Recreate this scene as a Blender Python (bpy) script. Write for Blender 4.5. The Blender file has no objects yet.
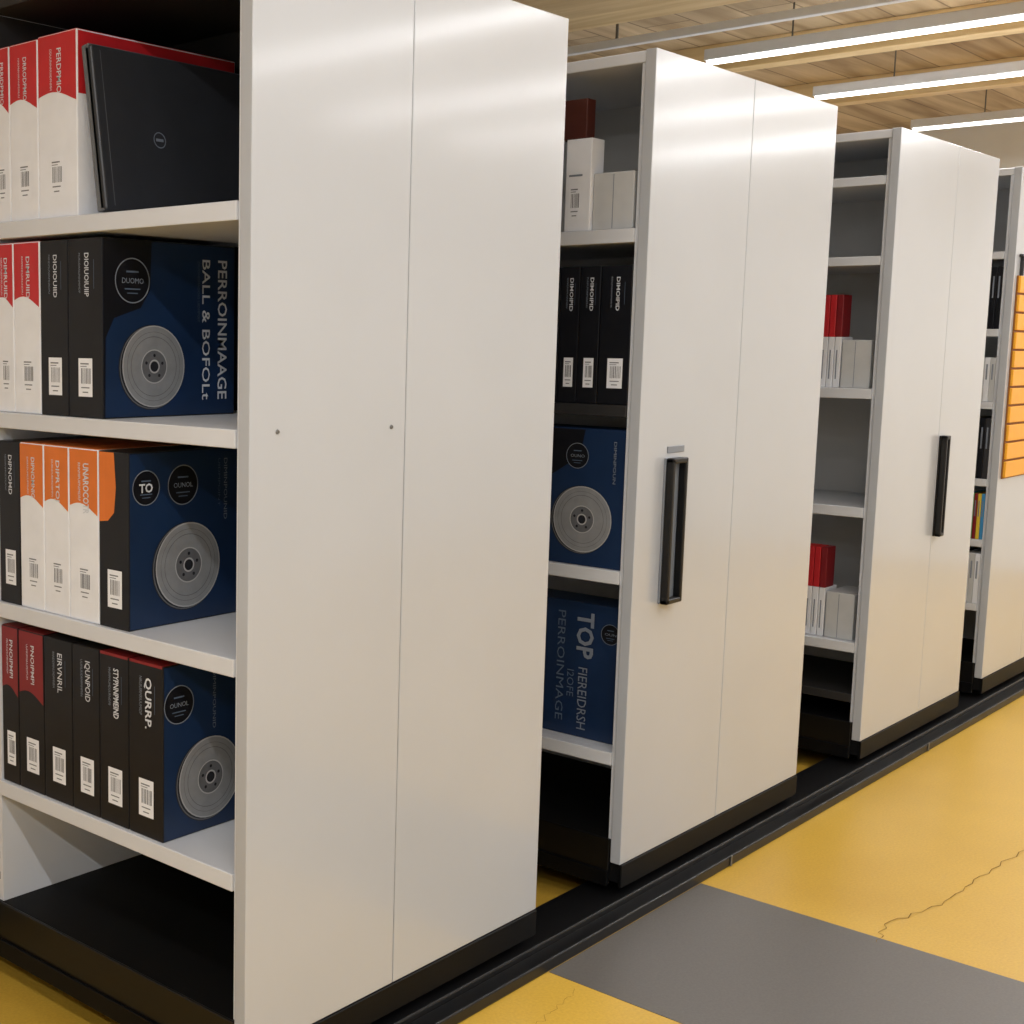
import bpy, bmesh, random
from math import *
from mathutils import Vector, Matrix
random.seed(4)
scene=bpy.context.scene
scene.view_settings.view_transform='Standard'

# ------------------------------------------------------------ materials
def s2l(c):
    return tuple(((v/255)/12.92 if v/255<=.04045 else ((v/255+.055)/1.055)**2.4) for v in c)+(1,)
MATS={}
def mat(name,rgb,rough=.5,metal=0,noise=0,nscale=20,emit=0,bump=0,coat=0,spec=None,roughvar=0):
    if name in MATS: return MATS[name]
    m=bpy.data.materials.new(name); m.use_nodes=True
    nt=m.node_tree; b=nt.nodes['Principled BSDF']
    col=s2l(rgb)
    b.inputs['Base Color'].default_value=col
    b.inputs['Roughness'].default_value=rough
    b.inputs['Metallic'].default_value=metal
    if spec is not None: b.inputs['Specular IOR Level'].default_value=spec
    if coat: b.inputs['Coat Weight'].default_value=coat; b.inputs['Coat Roughness'].default_value=.13
    tc=nt.nodes.new('ShaderNodeTexCoord')
    n=nt.nodes.new('ShaderNodeTexNoise'); n.inputs['Scale'].default_value=nscale; n.inputs['Detail'].default_value=4
    nt.links.new(tc.outputs['Object'],n.inputs['Vector'])
    if noise:
        r=nt.nodes.new('ShaderNodeValToRGB')
        r.color_ramp.elements[0].position=.3; r.color_ramp.elements[1].position=.7
        r.color_ramp.elements[0].color=tuple(v*(1-noise) for v in col[:3])+(1,)
        r.color_ramp.elements[1].color=tuple(min(1,v*(1+noise*.5)) for v in col[:3])+(1,)
        nt.links.new(n.outputs['Fac'],r.inputs['Fac']); nt.links.new(r.outputs['Color'],b.inputs['Base Color'])
    if bump:
        bp=nt.nodes.new('ShaderNodeBump'); bp.inputs['Strength'].default_value=bump; bp.inputs['Distance'].default_value=.002
        nt.links.new(n.outputs['Fac'],bp.inputs['Height']); nt.links.new(bp.outputs['Normal'],b.inputs['Normal'])
    if emit:
        b.inputs['Emission Color'].default_value=(1,.99,.97,1); b.inputs['Emission Strength'].default_value=emit
    MATS[name]=m; return m
PANEL=mat('powder_coated_panel',(178,181,185),.30,noise=.03,nscale=2.5,coat=.7)
SHELF=mat('shelf_white_steel',(212,214,217),.42,noise=.03,nscale=6)
GREY=mat('divider_grey_steel',(202,202,200),.5,noise=.05,nscale=5)
DARK_STEEL_SHADE=mat('dark_steel_and_shade',(36,35,35),.6,noise=.1)  # dark shelf steel; also paints the shade inside the nearest unit
BLACK=mat('black_carriage_steel',(12,12,13),.36,noise=.15,nscale=8,spec=.35)
KICK=mat('black_kick_plate',(9,9,10),.5,noise=.15,nscale=8,spec=.15)
RUB=mat('black_rubber',(9,9,10),.6,noise=.2,nscale=60)
DECK=mat('black_deck',(9,9,10),.6,noise=.2,nscale=30,spec=.2)
SEAM=mat('seam_dark',(56,54,52),.7,noise=.1)
RED=mat('binder_red',(192,36,42),.42,noise=.08)
DRED=mat('binder_dark_red',(128,26,32),.42,noise=.08)
MAROON=mat('box_maroon',(74,32,24),.5,noise=.1)
ORG=mat('binder_orange',(218,114,34),.42,noise=.08)
WHT=mat('binder_white',(234,236,240),.45,noise=.04)
BLK=mat('binder_black',(19,20,25),.38,noise=.15,spec=.35)
BLU=mat('box_navy_blue',(21,44,77),.38,noise=.15,nscale=7)
LABEL=mat('label_paper',(236,238,242),.6,noise=.03)
INK=mat('ink_dark',(40,40,44),.6,noise=.05)
INKL=mat('ink_light',(120,122,126),.6,noise=.05)
TXT=mat('print_light',(208,212,218),.5,noise=.03)
TXG=mat('print_grey',(124,132,144),.5,noise=.03)
TXD=mat('print_dim',(84,98,118),.5,noise=.03)
ROT1=mat('rotor_print_grey',(136,138,140),.45,noise=.10,nscale=40)
ROT2=mat('rotor_print_mid',(100,101,104),.45,noise=.1,nscale=40)
ROT3=mat('rotor_print_dark',(34,36,42),.45,noise=.1)
ROT4=mat('rotor_print_light',(170,171,172),.45,noise=.05)
CARD=mat('carton_grey_white',(196,197,196),.6,noise=.05)
YSL=mat('slat_orange_yellow',(230,162,34),.45,noise=.05)
YSD=mat('slat_groove',(140,84,18),.6,noise=.05)
STEEL=mat('screw_steel',(120,120,118),.35,metal=.6,noise=.1)
FOLD=mat('case_black_plastic',(48,50,55),.42,noise=.12,nscale=12)
FOLDE=mat('case_edge',(98,101,106),.4,noise=.05)
HGREY=mat('handle_inner_grey',(120,126,134),.35,noise=.05)
CYAN=mat('booklet_cyan',(60,140,190),.5,noise=.05)
YEL=mat('booklet_yellow',(226,196,60),.5,noise=.05)
GRN=mat('booklet_green',(90,150,90),.5,noise=.05)
LAMP=mat('lamp_diffuser',(255,255,255),.5,noise=.01,emit=5)
LHOUS=mat('lamp_housing',(225,226,226),.4,noise=.03)
CRK=mat('crack_dark',(120,92,30),.9,noise=.2)

# ------------------------------------------------------------ mesh builder
class MB:
    def __init__(s): s.v=[];s.f=[];s.m=[];s.mats=[]
    def mi(s,m):
        if m not in s.mats: s.mats.append(m)
        return s.mats.index(m)
    def poly(s,pts,m):
        b=len(s.v); s.v+= [tuple(p) for p in pts]; s.f.append(tuple(range(b,b+len(pts)))); s.m.append(s.mi(m))
    def box(s,a,b,m,front=None):
        x0,y0,z0=a;x1,y1,z1=b
        k=len(s.v)
        s.v+=[(x0,y0,z0),(x1,y0,z0),(x1,y1,z0),(x0,y1,z0),(x0,y0,z1),(x1,y0,z1),(x1,y1,z1),(x0,y1,z1)]
        for f in [(0,3,2,1),(4,5,6,7),(0,1,5,4),(2,3,7,6),(1,2,6,5),(0,4,7,3)]:
            s.f.append(tuple(k+i for i in f)); s.m.append(s.mi(m))
    def bbox(s,a,b,m,bev=.003,seg=2,mtx=None):
        bm=bmesh.new(); bmesh.ops.create_cube(bm,size=1)
        c=[(a[i]+b[i])/2 for i in range(3)]; d=[abs(b[i]-a[i]) for i in range(3)]
        for v in bm.verts: v.co=Vector((v.co.x*d[0]+c[0],v.co.y*d[1]+c[1],v.co.z*d[2]+c[2]))
        bmesh.ops.bevel(bm,geom=bm.edges[:],offset=min(bev,min(d)*.45),segments=seg,profile=.5,affect='EDGES')
        if mtx:
            for v in bm.verts: v.co=mtx@v.co
        s.bm(bm,m)
    def bm(s,bm,m):
        k=len(s.v); bm.verts.index_update()
        s.v+=[tuple(v.co) for v in bm.verts]
        for f in bm.faces: s.f.append(tuple(k+v.index for v in f.verts)); s.m.append(s.mi(m))
        bm.free()
    def obj(s,name,parent=None):
        me=bpy.data.meshes.new(name); me.from_pydata(s.v,[],s.f)
        for m in s.mats: me.materials.append(m)
        for p,i in zip(me.polygons,s.m): p.material_index=i
        me.update()
        o=bpy.data.objects.new(name,me); scene.collection.objects.link(o)
        if parent: o.parent=parent
        return o
def empty(name,loc=(0,0,0)):
    e=bpy.data.objects.new(name,None); e.empty_display_size=.1; scene.collection.objects.link(e); return e

class Fr:   # local printing frame on a flat face
    def __init__(s,mb,o,u,v=(0,0,1)):
        s.mb=mb;s.o=Vector(o);s.u=Vector(u).normalized();s.w=Vector(v).normalized();s.n=s.u.cross(s.w)
    def P(s,a,b,e): return s.o+s.u*a+s.w*b+s.n*e
    def poly(s,pts,m,e=.0006): s.mb.poly([s.P(a,b,e) for a,b in pts],m)
    def rect(s,a,b,c,d,m,e=.0006): s.poly([(a,b),(c,b),(c,d),(a,d)],m,e)
    def disc(s,a,b,r,m,e=.0008,n=40): s.poly([(a+r*cos(2*pi*i/n),b+r*sin(2*pi*i/n)) for i in range(n)],m,e)
    def ring(s,a,b,r1,r2,m,e=.001,n=40):
        for i in range(n):
            t0=2*pi*i/n;t1=2*pi*(i+1)/n
            s.poly([(a+r1*cos(t0),b+r1*sin(t0)),(a+r2*cos(t0),b+r2*sin(t0)),(a+r2*cos(t1),b+r2*sin(t1)),(a+r1*cos(t1),b+r1*sin(t1))],m,e)
    def text(s,body,a,b,size,m,rot=0,e=.0012,width=None,bold=0,align='LEFT'):
        cu=bpy.data.curves.new('t','FONT'); cu.body=body; cu.size=size; cu.resolution_u=2; cu.offset=bold; cu.align_x=align
        ob=bpy.data.objects.new('t',cu); scene.collection.objects.link(ob)
        dg=bpy.context.evaluated_depsgraph_get(); me=bpy.data.meshes.new_from_object(ob.evaluated_get(dg))
        sc=1
        if width and len(me.vertices):
            xs=[v.co.x for v in me.vertices]; sc=width/max(1e-6,max(xs)-min(xs))
        cr,sr=cos(radians(rot)),sin(radians(rot))
        k=len(s.mb.v)
        for v in me.vertices:
            x,y=v.co.x*sc,v.co.y
            s.mb.v.append(tuple(s.P(a+x*cr-y*sr,b+x*sr+y*cr,e)))
        for p in me.polygons:
            s.mb.f.append(tuple(k+i for i in p.vertices)); s.mb.m.append(s.mb.mi(m))
        bpy.data.objects.remove(ob); bpy.data.curves.remove(cu); bpy.data.meshes.remove(me)
    def barcode(s,a,b,w,h,frame=False):
        s.rect(a,b,a+w,b+h,LABEL,.0010)
        x=a+w*.20
        while x<a+w*.86:
            t=random.choice([.0008,.0012,.002]); s.rect(x,b+h*.34,min(x+t,a+w*.88),b+h*.74,INK,.0014); x+=t+random.choice([.0016,.0026])
        s.rect(a+w*.15,b+h*.84,a+w*.75,b+h*.875,INKL,.0014)
        s.rect(a+w*.15,b+h*.78,a+w*.60,b+h*.80,INKL,.0014)
        s.rect(a+w*.20,b+h*.22,a+w*.80,b+h*.25,INKL,.0014)
        s.rect(a+w*.30,b+h*.10,a+w*.70,b+h*.13,INKL,.0014)
    def rotor(s,a,b,r):
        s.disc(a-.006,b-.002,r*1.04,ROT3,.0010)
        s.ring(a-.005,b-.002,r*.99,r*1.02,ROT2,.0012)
        s.disc(a,b,r,ROT1,.0014)
        s.ring(a,b,r*.97,r*1.0,ROT4,.0018)
        s.ring(a,b,r*.72,r*.735,ROT2,.0018)
        s.ring(a,b,r*.84,r*.85,ROT2,.0018)
        s.disc(a,b,r*.42,ROT2,.0022); s.ring(a,b,r*.39,r*.42,ROT4,.0026)
        s.disc(a,b,r*.13,ROT3,.0028); s.ring(a,b,r*.13,r*.17,ROT4,.003)
        for i in range(5):
            t=2*pi*i/5+.3; s.disc(a+r*.27*cos(t),b+r*.27*sin(t),r*.04,ROT3,.003,12)
    def badge(s,a,b,r,txt,dark=True):
        s.disc(a,b,r,BLK,.0010); s.ring(a,b,r*.95,r,TXG,.0014)
        s.rect(a-r*.35,b+r*.35,a+r*.35,b+r*.43,TXD,.0014)
        big=len(txt)<3
        s.text(txt,a-r*.62*(.8 if big else 1),b-r*(.25 if big else .12),r*(.7 if big else .34),TXT if big else TXG,width=r*1.24*(.8 if big else 1),bold=.0006 if big else 0)
        s.rect(a-r*.45,b-r*.40,a+r*.45,b-r*.34,TXD,.0014)
        s.rect(a-r*.3,b-r*.58,a+r*.3,b-r*.53,TXD,.0014)

def wave(w,h,y,amp,flip=1,n=8):
    return [(w*i/n, y+amp*flip*(.9*sin(i/n*pi*1.1+.2)-.5*(i/n))) for i in range(n+1)]

def binder(mb,xf,y0,y1,z,h,d,kind,txt='',tsize=.02,label=True,big=None):
    """spine faces -X at xf, spans y0(small)..y1(large)"""
    g=.0012
    y0+=g;y1-=g;w=y1-y0
    body={'rw':WHT,'ow':WHT,'k':BLK,'rk':BLK,'box':BLK,'kr':BLK}[kind]
    mb.bbox((xf,y0,z+.0005),(xf+d,y1,z+h),body,.0022,2)
    f=Fr(mb,(xf,y1,z),(0,-1,0))
    top={'rw':RED,'ow':ORG,'rk':DRED}.get(kind)
    if top:
        yb=h*(.66 if kind!='rk' else .60)
        wv=wave(w-.004,h,yb,.014)
        f.poly([(.002+a,b) for a,b in wv]+[(w-.002,h-.002),(.002,h-.002)],top)
        mb.box((xf+.002,y0+.002,z+h-.001),(xf+d-.002,y1-.002,z+h+.0008),top)
        s2=Fr(mb,(xf,y0,z),(1,0,0)); s2.rect(.003,yb,d-.003,h-.003,top)
    if kind=='kr':
        mb.box((xf-.0006,y0+.002,z+h-.005),(xf+d-.002,y1-.002,z+h+.0008),DRED)
    # spine print (reads downward)
    if txt:
        ts=min(tsize,w*.3)*.9
        f.text(txt,w*.50,h*.92,ts,TXT,rot=-90,width=h*(.24 if not big else .29),bold=.0005 if big else .0002)
        f.text(''.join(random.choice('IUNDMPR') for _ in range(16)),w*.32,h*.92,ts*.45,TXG if kind in('k','box','kr') else TXT,rot=-90,width=h*.22)
        if kind in ('k','box','kr'):
            f.rect(w*.76,h*.72,w*.772,h*.88,TXD)
    if label:
        lw=min(.046,w*.50); f.barcode(w*.30,h*.12,lw,h*.215)
    return f

# ------------------------------------------------------------ shelving units
ZP0,ZP1=.13,2.215
YL=2.25
units=[]
def unit(x0,xs,x1,shelvesL,backmat,topmat=None,ymid=.79):
    topmat=topmat or SHELF
    e=empty('mobile_shelving_unit')
    xm=(x0+x1)/2
    # end panels
    for nm,a,b in(('end_panel_a',x0,xs-.0012),('end_panel_b',xs+.0012,x1)):
        mb=MB(); mb.bbox((a,-.03,ZP0),(b,0,ZP1),PANEL,.0022,3)
        mb.obj(nm,e)
    mb=MB(); mb.box((xs-.003,-.024,ZP0+.004),(xs+.003,-.002,ZP1-.004),SEAM); mb.obj('panel_seam_backing',e)
    # far end panel
    mb=MB(); mb.bbox((x0,YL,ZP0),(x1,YL+.03,ZP1),PANEL,.003,2); mb.obj('far_end_panel',e)
    # uprights, dividers, centre back
    mb=MB()
    for ya,yb in((.0005,.014),(ymid,ymid+.04),(1.5,1.54),(YL-.016,YL-.001)):
        mb.box((x0+.012,ya,.19),(x1-.012,yb,ZP1-.03),SHELF)
        for k in range(38):      # perforated post slots
            zz=.24+k*.05
            if yb-ya>.03:
                for xx,sg in((x0+.012,-1),(x1-.012,1)):
                    mb.box((min(xx,xx+sg*.0006),ya+.012,zz),(max(xx,xx+sg*.0006),ya+.026,zz+.018),RUB)
    mb.obj('uprights',e)
    mb=MB(); mb.box((xm-.004,.014,.19),(xm+.004,YL-.016,ZP1-.02),backmat); mb.obj('centre_back',e)
    # top
    mb=MB(); mb.bbox((x0+.004,.001,ZP1-.03),(x1-.004,YL-.001,ZP1-.002),topmat,.002,1)
    if topmat is DARK_STEEL_SHADE:  # added dark sheets paint the shade in the top compartment
        mb.box((x0+.02,ymid-.003,1.76),(xm-.005,ymid-.0005,ZP1-.032),DARK_STEEL_SHADE)
        mb.box((x0+.02,.0145,1.76),(xm-.005,.017,ZP1-.032),DARK_STEEL_SHADE)
    mb.obj('top_cover',e)
    # shelves
    mb=MB()
    for zt,th,mt in shelvesL:
        for ya,yb in((.014,ymid),(ymid+.04,1.5),(1.54,YL-.016)):
            mb.bbox((x0+.006,ya+.0005,zt-th),(xm-.004,yb-.0005,zt),mt,.002,2)
            mb.bbox((xm+.004,ya+.0005,zt-th),(x1-.006,yb-.0005,zt),mt,.002,2)
    mb.obj('shelves',e)
    # carriage
    mb=MB()
    mb.bbox((x0+.008,-.024,.075),(x1-.008,YL+.02,.19),DECK,.002,1)
    mb.bbox((x0+.002,-.034,.066),(x1-.002,-.0245,.1295),KICK,.0015,1)
    mb.bbox((x0+.0005,.004,.066),(x0+.0075,YL,.192),BLACK,.003,2)
    mb.bbox((x0-.006,.004,.062),(x0+.0004,YL,.105),KICK,.002,2)
    mb.bbox((x1-.0075,.004,.066),(x1-.0005,YL,.192),KICK,.0015,1)
    for yy in(.02,1.1,2.15):
        for xx in (x0+.15,x1-.15):
            bm=bmesh.new(); bmesh.ops.create_cone(bm,cap_ends=True,segments=24,radius1=.032,radius2=.032,depth=.03,
                matrix=Matrix.Translation((xx,yy,.078))@Matrix.Rotation(pi/2,4,'X')); mb.bm(bm,BLACK)
    mb.obj('carriage_base',e)
    return e
T=.035
U1=unit(1.6965,2.140,2.686,[(1.742,T,SHELF),(1.332,T,SHELF),(.903,T,SHELF),(.484,T,SHELF)],DARK_STEEL_SHADE,DARK_STEEL_SHADE)  # dark back and top cover have interior shade put into their colour
U2=unit(3.0797,3.616,4.172,[(1.785,T,SHELF),(1.340,.03,DARK_STEEL_SHADE),(.910,T,SHELF),(.425,T,SHELF)],GREY)
U3=unit(4.6931,5.255,5.702,[(2.065,.03,SHELF),(1.80,.03,SHELF),(1.355,.035,SHELF),(.947,.035,SHELF),(.472,.035,SHELF),(.29,.03,DARK_STEEL_SHADE)],GREY)
U4=unit(5.9855,6.50,7.00,[(1.885,.03,SHELF),(1.575,.03,SHELF),(1.28,.03,SHELF),(.962,.03,SHELF),(.71,.03,SHELF),(.44,.03,SHELF)],GREY)

# handles
def handle(x0,x1,z0,z1,parent,grey=True):
    mb=MB(); y=-.03
    mb.bbox((x0,y-.006,z0),(x1,y-.0002,z1),HGREY if grey else BLACK,.002,2)
    t=.014
    mb.bbox((x0,y-.028,z0),(x0+t,y-.0062,z1),BLACK,.004,3)
    mb.bbox((x0,y-.028,z0),(x1,y-.0062,z0+t),BLACK,.004,3)
    mb.bbox((x0,y-.028,z1-t),(x1,y-.0062,z1),BLACK,.004,3)
    mb.bbox((x1-t*.9,y-.028,z0),(x1,y-.0062,z1),BLACK,.004,3)
    mb.obj('pull_handle',parent)
handle(3.212,3.294,.815,1.202,U2)
mb=MB(); mb.bbox((3.225,-.0325,1.214),(3.315,-.0302,1.232),HGREY,.001,1); mb.obj('label_plate',U2)
handle(5.262,5.305,.80,1.175,U3,False)
# screws on nearest panel
mb=MB()
for x,z in((1.768,1.328),(2.095,1.325)):
    bm=bmesh.new(); bmesh.ops.create_cone(bm,cap_ends=True,segments=20,radius1=.0048,radius2=.0035,depth=.003,
        matrix=Matrix.Translation((x,-.0312,z))@Matrix.Rotation(pi/2,4,'X')); mb.bm(bm,STEEL)
    mb.box((x-.003,-.0331,z-.0005),(x+.003,-.0327,z+.0005),INK)
mb.obj('panel_screws',U1)

# ------------------------------------------------------------ track
tr=empty('floor_track')
mb=MB()
mb.bbox((1.25,-.092,.0005),(7.6,-.045,.030),BLACK,.004,2)
mb.bbox((1.25,-.047,.0005),(7.6,.085,.045),BLACK,.004,2)
mb.obj('front_rail',tr)
mb=MB(); mb.bbox((1.25,1.05,.0005),(7.6,1.15,.045),BLACK,.004,2); mb.bbox((1.25,2.10,.0005),(7.6,2.2,.045),BLACK,.004,2); mb.obj('rear_rails',tr)
mb=MB()
for x in(3.60,5.20):
    mb.bbox((x-.004,-.096,.002),(x+.004,-.0925,.034),STEEL,.001,1)
mb.obj('rail_joint_clips',tr)

# ------------------------------------------------------------ contents, nearest unit
H=.365; XF=1.712; YB=.788
# row 1
mb=MB(); z=1.742
binder(mb,XF,.724,YB,z,H,.32,'rw','PRRIDPMIO')
binder(mb,XF,.622,.724,z,H,.32,'rw','DRRODPMIO')
binder(mb,XF,.488,.622,z,H+.003,.44,'rw','PERDPMIO',.024)
mb.obj('ring_binder_row')
# black plastic document case, leaning back on the binders
mb=MB()
ang=atan2(.055,.365)
M=Matrix.Translation((XF+.0,.396,z+.0066))@Matrix.Rotation(-ang,4,'X')
mb.bbox((0,0,0),(.42,.022,.330),FOLD,.006,3,M)
mb.bbox((.0,.006,.001),(.42,.030,.333),FOLDE,.003,2,M)
u=Vector((1,0,0)); v=(M.to_3x3()@Vector((0,0,1)))
f=Fr(mb,M@Vector((0,0,0)),u,v)
f.ring(.158,.155,.0145,.0165,TXG,.0008); f.rect(.148,.152,.168,.158,TXG,.0008)
f.rect(.022,.01,.0235,.32,FOLDE,.0006)
mb.obj('document_case')
# row 2
mb=MB(); z=1.332
binder(mb,XF,.719,YB,z,H,.32,'rw','DIMRUIID')
binder(mb,XF,.623,.719,z,H,.32,'rw','DIMRUIID')
binder(mb,XF,.525,.623,z,H,.32,'k','DIOIOUIID')
mb.obj('ring_binder_row')
def coverbox(nm,y0,y1,z,spinetxt,kind='box',W=.37,big=None,sweep=1,blk=True):
    mb=MB(); binder(mb,XF,y0,y1,z,H,W,kind,spinetxt,.03 if big else .022,True,big)
    f=Fr(mb,(XF,y0+.0012,z),(1,0,0))
    f.rect(.003,.003,W-.003,H-.003,BLU,.0005)
    if blk:
        f.poly([(.003,.003),(.006,.003),(.008,H*.45),(.03,H*.56),(.10,H*.62),(.125,H*.72),(.13,H-.003),(.003,H-.003)],BLK,.0008)
    return mb,f
mb,f=coverbox('b',.411,.525,z,'DIOIUOIUIIP')
f.badge(.078,H*.77,.046,'DUOMO')
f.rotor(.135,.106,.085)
f.text('PERROINMAAGE',.318,H*.92,.038,TXT,-90,width=H*.82,bold=.0004)
f.text('BALL & BOFOLt',.272,H*.92,.032,TXT,-90,width=H*.82,bold=.0002)
f.text('DIUONDMADOIG UIDMPOIT',.258,H*.90,.009,TXD,-90,width=H*.35)
mb.obj('brake_disc_box')
# row 3
mb=MB(); z=.903
binder(mb,XF,.707,YB,z,H,.32,'k','DIPNOMD')
binder(mb,XF,.617,.707,z,H,.32,'ow','DIPNOMNIG')
binder(mb,XF,.528,.617,z,H,.32,'ow','DIPRTOJ')
binder(mb,XF,.428,.528,z,H,.32,'ow','UNAROCOTR',.03,big=1)
mb.obj('ring_binder_row')
mb,f=coverbox('b',.33,.428,z,'',blk=False)
g=Fr(mb,(XF,.4268,z),(0,-1,0))
g.poly([(.002,H*.60),(.03,H*.61),(.05,H*.66),(.056,H*.80),(.05,H-.002),(.002,H-.002)],ORG)
f.badge(.045,H*.80,.036,'TO'); f.badge(.145,H*.80,.042,'OUNOL')
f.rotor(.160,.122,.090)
f.text('DIMINPOUNID',.262,H*.94,.014,TXG,-90,width=H*.36)
f.text('UIDMPOINT',.245,H*.94,.009,TXD,-90,width=H*.28)
mb.obj('brake_disc_box')
# row 4
mb=MB(); z=.484
binder(mb,XF,.721,YB,z,H,.32,'rk','PNOIPMPI')
binder(mb,XF,.625,.721,z,H,.32,'rk','PNOIPMPI')
binder(mb,XF,.523,.625,z,H,.32,'k','EIRVNRIL',.026)
binder(mb,XF,.429,.523,z,H,.32,'k','IQUNPOID',.026)
binder(mb,XF,.333,.429,z,H,.32,'kr','STYPNNPMEIND',.026,big=1)
mb.obj('ring_binder_row')
mb,f=coverbox('b',.225,.333,z,'QURRP.',big=1,kind='kr',blk=False)
f.badge(.042,H*.77,.040,'OUNOL')
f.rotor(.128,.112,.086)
f.text('DIMINPOUNID',.135,H*.93,.012,TXG,-90,width=H*.34)
mb.obj('brake_disc_box')

# ------------------------------------------------------------ contents, second unit
XF=3.095
mb=MB(); z=1.340
ys=[.44,.335,.28,.228,.169,.107,.016]
for a,b in zip(ys[1:],ys[:-1]): binder(mb,XF,a,b,z,.355,.32,'k','DIMOIPID',.016)
mb.obj('ring_binder_row')
# white cartons on the top shelf
mb=MB(); z=1.785
mb.bbox((XF,.15,z+.0005),(XF+.06,.225,z+.235),WHT,.002)
f=Fr(mb,(XF,.225,z),(0,-1,0)); f.barcode(.012,.03,.035,.09); f.rect(.010,.14,.05,.145,TXG)
mb.bbox((XF+.0,.168,z+.2355),(XF+.04,.25,z+.335),MAROON,.002)
mb.bbox((XF+.01,.030,z+.0005),(XF+.2,.148,z+.145),CARD,.003)
f=Fr(mb,(XF+.01,.148,z),(0,-1,0)); f.rect(.058,.004,.060,.14,TXG)
mb.obj('storage_carton_group')
# blue box with disc
def facebox(z,h,y0,y1,mode,XF=XF):
    mb=MB(); mb.bbox((XF,y0,z+.0005),(XF+.12,y1,z+h),BLU,.003)
    f=Fr(mb,(XF,y1,z),(0,-1,0)); w=y1-y0
    if mode==0:
        f.poly([(.003,h*.55),(w*.4,h*.66),(w*.62,h*.80),(w*.66,h-.003),(.003,h-.003)],BLK)
        f.badge(w*.60,h*.80,.034,'OUNO')
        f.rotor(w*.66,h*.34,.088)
        f.text('DIMINPOUN',w*.90,h*.92,.012,TXG,-90,width=h*.3)
    else:
        f.badge(w*.89,h*.80,.028,'OUN')
        f.text('TOP',w*.60,h*.93,.070,TXG,-90,width=h*.34,bold=.002)
        f.text('PERROINMAGE',w*.42,h*.93,.034,TXD,-90,width=h*.82)
        f.text('FIEREIDRSH',w*.62,h*.53,.040,TXG,-90,width=h*.46)
        f.text('I2OFE',w*.52,h*.50,.03,TXD,-90,width=h*.2)
    return mb
facebox(.910,.365,.016,.375,0,3.10).obj('brake_disc_box')
facebox(.425,.375,.030,.375,1,3.15).obj('brake_disc_box')

# ------------------------------------------------------------ contents, third unit
XF=4.71
def redset(z):
    mb=MB()
    ys=[.26,.235,.21,.185,.162,.138]
    for i,(a,b) in enumerate(zip(ys[1:],ys[:-1])):
        mb.bbox((XF+.02,a+.001,z+.0005),(XF+.12,b-.001,z+.175),WHT,.002)
        mb.bbox((XF+.02,a+.001,z+.1755),(XF+.09,b-.001,z+.32),RED if i!=4 else DRED,.002)
        f=Fr(mb,(XF+.02,b,z),(0,-1,0)); f.rect(.008,.03,.012,.13,TXG)
    mb.obj('ring_binder_row')
    mb=MB(); mb.bbox((XF+.02,.035,z+.0005),(XF+.19,.134,z+.165),CARD,.002)
    f=Fr(mb,(XF+.02,.134,z),(0,-1,0)); f.rect(.044,.004,.046,.16,TXG)
    mb.obj('storage_carton')
redset(1.355); redset(.472)

# ------------------------------------------------------------ contents, fourth unit
XF=6.0
mb=MB()
def strip(z,h,cols,y=.016,w=.02):
    for c in cols:
        mb.bbox((XF,y,z+.0005),(XF+.2,y+w,z+h),c,.0015); 
        f=Fr(mb,(XF,y+w,z),(0,-1,0)); f.rect(w*.3,h*.5,w*.6,h*.85,TXG)
        y+=w+.0012
strip(1.575,.25,[BLK,BLK,INK,BLK,BLK]); strip(1.28,.18,[CARD,WHT,CARD,INK,WHT]); strip(.962,.25,[INK,BLK,BLK,BLK])
strip(.71,.19,[CYAN,YEL,DRED,GRN,CYAN,WHT],w=.013); strip(.44,.21,[WHT,CARD,WHT,INK,CARD])
mb.obj('booklet_row')

# slatted orange board on last unit's end
e=empty('slatted_board')
mb=MB(); mb.bbox((6.02,-.036,.965),(6.72,-.0302,1.79),YSD,.002,1); mb.obj('backing',e)
mb=MB(); n=11; hh=(1.79-.965)/n
for i in range(n):
    zz=.965+i*hh
    mb.bbox((6.02,-.047,zz+.006),(6.72,-.0362,zz+hh-.003),YSL,.003,2)
mb.obj('slats',e)
mb=MB(); mb.bbox((6.05,-.044,1.79),(6.06,-.0302,1.87),INK,.002,1); mb.bbox((6.03,-.044,1.865),(6.06,-.0302,1.875),INK,.002,1); mb.obj('hook',e)

# ------------------------------------------------------------ room
def nodes(name):
    m=bpy.data.materials.new(name); m.use_nodes=True; return m,m.node_tree,m.node_tree.nodes['Principled BSDF']
X0,X1,Y0,Y1,ZC=-2.5,10.0,-4.5,2.7,3.0
# floor
m,nt,b=nodes('painted_floor_yellow')
tc=nt.nodes.new('ShaderNodeTexCoord')
n1=nt.nodes.new('ShaderNodeTexNoise'); n1.inputs['Scale'].default_value=1.3; n1.inputs['Detail'].default_value=6
n2=nt.nodes.new('ShaderNodeTexNoise'); n2.inputs['Scale'].default_value=140; n2.inputs['Detail'].default_value=3
r=nt.nodes.new('ShaderNodeValToRGB'); r.color_ramp.elements[0].position=.3; r.color_ramp.elements[1].position=.75
r.color_ramp.elements[0].color=s2l((196,154,52)); r.color_ramp.elements[1].color=s2l((216,174,70))
mx=nt.nodes.new('ShaderNodeMix'); mx.data_type='RGBA'; mx.blend_type='MULTIPLY'; mx.inputs[0].default_value=.3
for n in(n1,n2): nt.links.new(tc.outputs['Object'],n.inputs['Vector'])
nt.links.new(n1.outputs['Fac'],r.inputs['Fac']); nt.links.new(r.outputs['Color'],mx.inputs[6]); nt.links.new(n2.outputs['Fac'],mx.inputs[7])
nt.links.new(mx.outputs[2],b.inputs['Base Color']); b.inputs['Roughness'].default_value=.38
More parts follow.
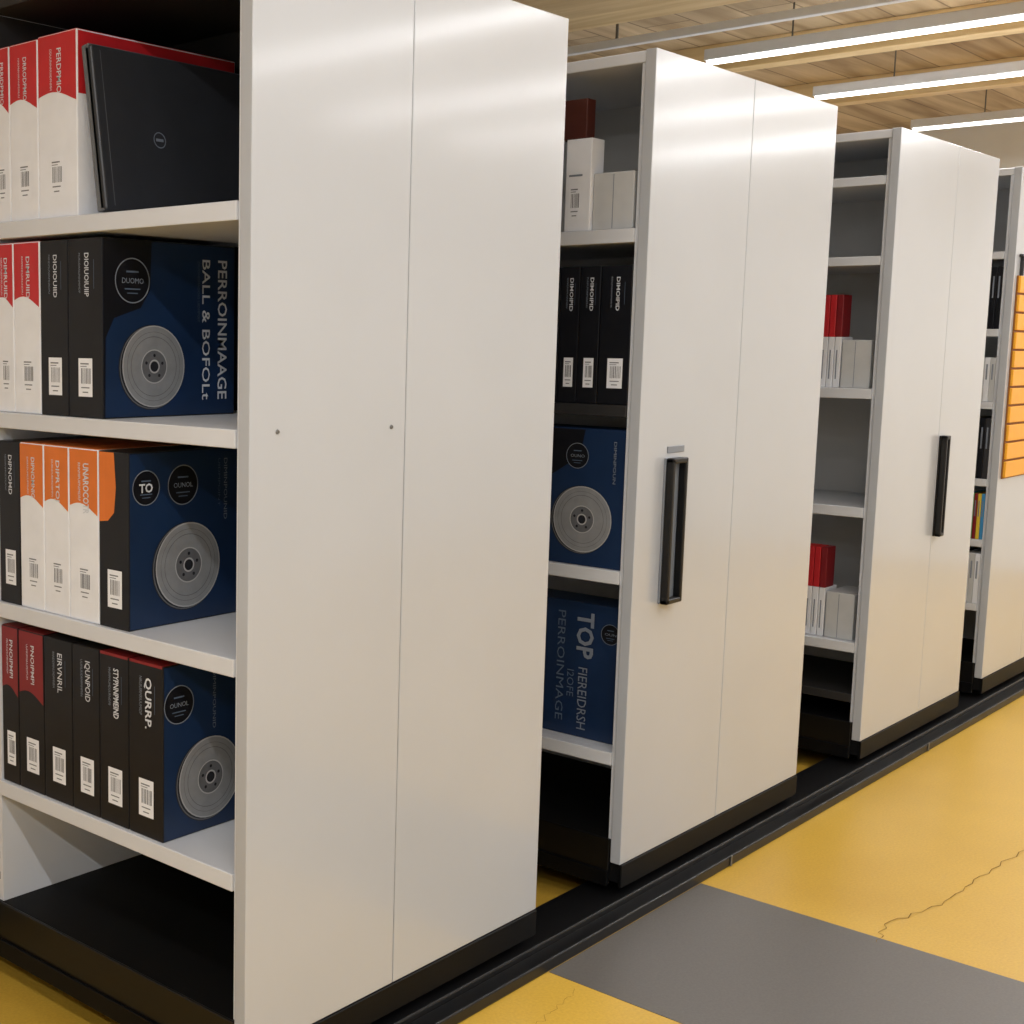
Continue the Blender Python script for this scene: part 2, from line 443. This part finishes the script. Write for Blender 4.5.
bp=nt.nodes.new('ShaderNodeBump'); bp.inputs['Strength'].default_value=.12; bp.inputs['Distance'].default_value=.003
nt.links.new(n2.outputs['Fac'],bp.inputs['Height']); nt.links.new(bp.outputs['Normal'],b.inputs['Normal'])
YF=m
mb=MB(); mb.box((X0,Y0,-.05),(X1,Y1,0),YF); mb.obj('floor')
GF=mat('painted_floor_grey',(92,88,83),.42,noise=.14,nscale=160,bump=.1)
mb=MB(); mb.box((2.655,Y0+.01,.0001),(3.42,-.0925,.0012),GF); mb.obj('floor_grey_stripe')
# cracks
def crack(pts,w,name):
    mb=MB(); P=[]
    for (ax,ay),(bx,by) in zip(pts[:-1],pts[1:]):
        for k in range(8):
            t=k/8; P.append((ax+(bx-ax)*t+random.uniform(-.008,.008),ay+(by-ay)*t+random.uniform(-.008,.008)))
    P.append(pts[-1])
    for a,c in zip(P[:-1],P[1:]):
        d=Vector((c[0]-a[0],c[1]-a[1])).normalized(); q=Vector((-d.y,d.x))*w*random.uniform(.5,1.2)
        mb.poly([(a[0]-q.x,a[1]-q.y,.0014),(c[0]-q.x,c[1]-q.y,.0014),(c[0]+q.x,c[1]+q.y,.0014),(a[0]+q.x,a[1]+q.y,.0014)],CRK)
    mb.obj(name)
crack([(4.55,-.70),(4.363,-.653),(4.05,-.63),(3.75,-.62),(3.52,-.56),(3.39,-.585)],.0013,'floor_crack')
crack([(2.63,-.19),(2.52,-.20),(2.40,-.22),(2.22,-.24)],.0004,'floor_crack')
# ceiling
m,nt,b=nodes('ceiling_wood_planks')
tc=nt.nodes.new('ShaderNodeTexCoord')
mp=nt.nodes.new('ShaderNodeMapping'); mp.inputs['Scale'].default_value=(.35,3.5,1)
nt.links.new(tc.outputs['Object'],mp.inputs['Vector'])
n1=nt.nodes.new('ShaderNodeTexNoise'); n1.inputs['Scale'].default_value=2.2; n1.inputs['Detail'].default_value=8; n1.inputs['Distortion'].default_value=.6
nt.links.new(mp.outputs['Vector'],n1.inputs['Vector'])
r=nt.nodes.new('ShaderNodeValToRGB'); r.color_ramp.elements[0].position=.32; r.color_ramp.elements[1].position=.7
r.color_ramp.elements[0].color=s2l((166,138,100)); r.color_ramp.elements[1].color=s2l((226,202,162))
nt.links.new(n1.outputs['Fac'],r.inputs['Fac'])
br=nt.nodes.new('ShaderNodeTexBrick'); br.inputs['Scale'].default_value=1; br.inputs['Brick Width'].default_value=2.4; br.inputs['Row Height'].default_value=.24; br.inputs['Mortar Size'].default_value=.005
br.inputs['Color1'].default_value=(1,1,1,1); br.inputs['Color2'].default_value=(.72,.72,.74,1); br.inputs['Mortar'].default_value=(.4,.36,.33,1)
nt.links.new(tc.outputs['Object'],br.inputs['Vector'])
mx=nt.nodes.new('ShaderNodeMix'); mx.data_type='RGBA'; mx.blend_type='MULTIPLY'; mx.inputs[0].default_value=1
nt.links.new(r.outputs['Color'],mx.inputs[6]); nt.links.new(br.outputs['Color'],mx.inputs[7]); nt.links.new(mx.outputs[2],b.inputs['Base Color'])
b.inputs['Roughness'].default_value=.6
CW=m
mb=MB(); mb.box((X0,Y0,ZC),(X1,Y1,ZC+.05),CW); mb.obj('ceiling')
m,nt,b=nodes('beam_plywood')
tc=nt.nodes.new('ShaderNodeTexCoord'); mp=nt.nodes.new('ShaderNodeMapping'); mp.inputs['Scale'].default_value=(6,.5,6)
n1=nt.nodes.new('ShaderNodeTexNoise'); n1.inputs['Scale'].default_value=2; n1.inputs['Detail'].default_value=8; n1.inputs['Distortion'].default_value=.8
r=nt.nodes.new('ShaderNodeValToRGB'); r.color_ramp.elements[0].position=.3; r.color_ramp.elements[1].position=.7
r.color_ramp.elements[0].color=s2l((208,176,120)); r.color_ramp.elements[1].color=s2l((240,214,162))
nt.links.new(tc.outputs['Object'],mp.inputs['Vector']); nt.links.new(mp.outputs['Vector'],n1.inputs['Vector']); nt.links.new(n1.outputs['Fac'],r.inputs['Fac']); nt.links.new(r.outputs['Color'],b.inputs['Base Color'])
BW=m
for a,c in((4.7,5.34),(6.55,6.66),(7.85,7.96),(1.2,1.4)):
    mb=MB(); mb.bbox((a,Y0+.001,2.87),(c,Y1-.001,ZC-.0005),BW,.003,1); mb.obj('ceiling_beam')
# conduit
mb=MB(); mb.bbox((5.44,Y0+.001,2.80),(5.48,Y1-.001,2.835),LHOUS,.004,2)
for yy in(-3,-1.5,0,1.5): mb.box((5.455,yy,2.835),(5.465,yy+.01,ZC-.0005),STEEL)
mb.obj('cable_trunking')
# walls
WALL=mat('wall_paint',(232,234,236),.7,noise=.04,nscale=3)
for nm,a,c in(('wall_far',(X1,Y0,0),(X1+.1,Y1,ZC)),('wall_near',(X0-.1,Y0,0),(X0,Y1,ZC)),('wall_back',(X0,Y1,0),(X1,Y1+.1,ZC)),('wall_front',(X0,Y0-.1,0),(X1,Y0,ZC))):
    mb=MB(); mb.box(a,c,WALL); mb.obj(nm)
# lamps
def lamp(x,y0,y1,z=2.8,pw=70):
    e=empty('linear_ceiling_lamp')
    mb=MB(); mb.bbox((x-.035,y0,z),(x+.035,y1,z+.05),LHOUS,.004,2); mb.obj('housing',e)
    mb=MB(); mb.bbox((x-.03,y0+.01,z-.012),(x+.03,y1-.01,z-.0005),LAMP,.004,2); mb.obj('diffuser',e)
    mb=MB()
    for yy in(y0+.4,(y0+y1)/2,y1-.4):
        mb.box((x-.003,yy-.003,z+.05),(x+.003,yy+.003,ZC-.0005),STEEL)
    mb.obj('hangers',e)
    L=bpy.data.lights.new('lamp_light','AREA'); L.shape='RECTANGLE'; L.size=.06; L.size_y=y1-y0-.04; L.energy=pw; L.color=(.965,.98,1)
    o=bpy.data.objects.new('lamp_light',L); scene.collection.objects.link(o); o.location=(x,(y0+y1)/2,z-.014); o.parent=e
for x,p in((6.0,44),(7.2,44),(8.6,72)): lamp(x,-3.8,1.35,pw=p)
for x,p in((4.6,29),(3.2,27),(1.8,23),(.4,48),(-1.0,68)): lamp(x,-3.8,-.10,pw=p)  # added unseen lamps over the aisle, powers balanced to light faces and interiors

w=bpy.data.worlds.new('world'); scene.world=w; w.use_nodes=True
w.node_tree.nodes['Background'].inputs[0].default_value=(.9,.93,1,1); w.node_tree.nodes['Background'].inputs[1].default_value=.3

# ------------------------------------------------------------ camera
psi,pit,rol,fpx,cy,cz=0.7746,0.1301,0.0106,1346.72,-1.7587,1.4911
F=Vector((cos(psi)*cos(pit),sin(psi)*cos(pit),-sin(pit))); R=Vector((sin(psi),-cos(psi),0)); U=R.cross(F)
R2=cos(rol)*R+sin(rol)*U; U2=-sin(rol)*R+cos(rol)*U
cam=bpy.data.cameras.new('camera'); cam.sensor_width=36; cam.lens=fpx*36/1024; cam.shift_x=.2306; cam.shift_y=.0063; cam.clip_start=.02
c=bpy.data.objects.new('camera',cam); scene.collection.objects.link(c)
M=Matrix((R2,U2,-F)).transposed().to_4x4(); M.translation=Vector((0,cy,cz)); c.matrix_world=M
scene.camera=c
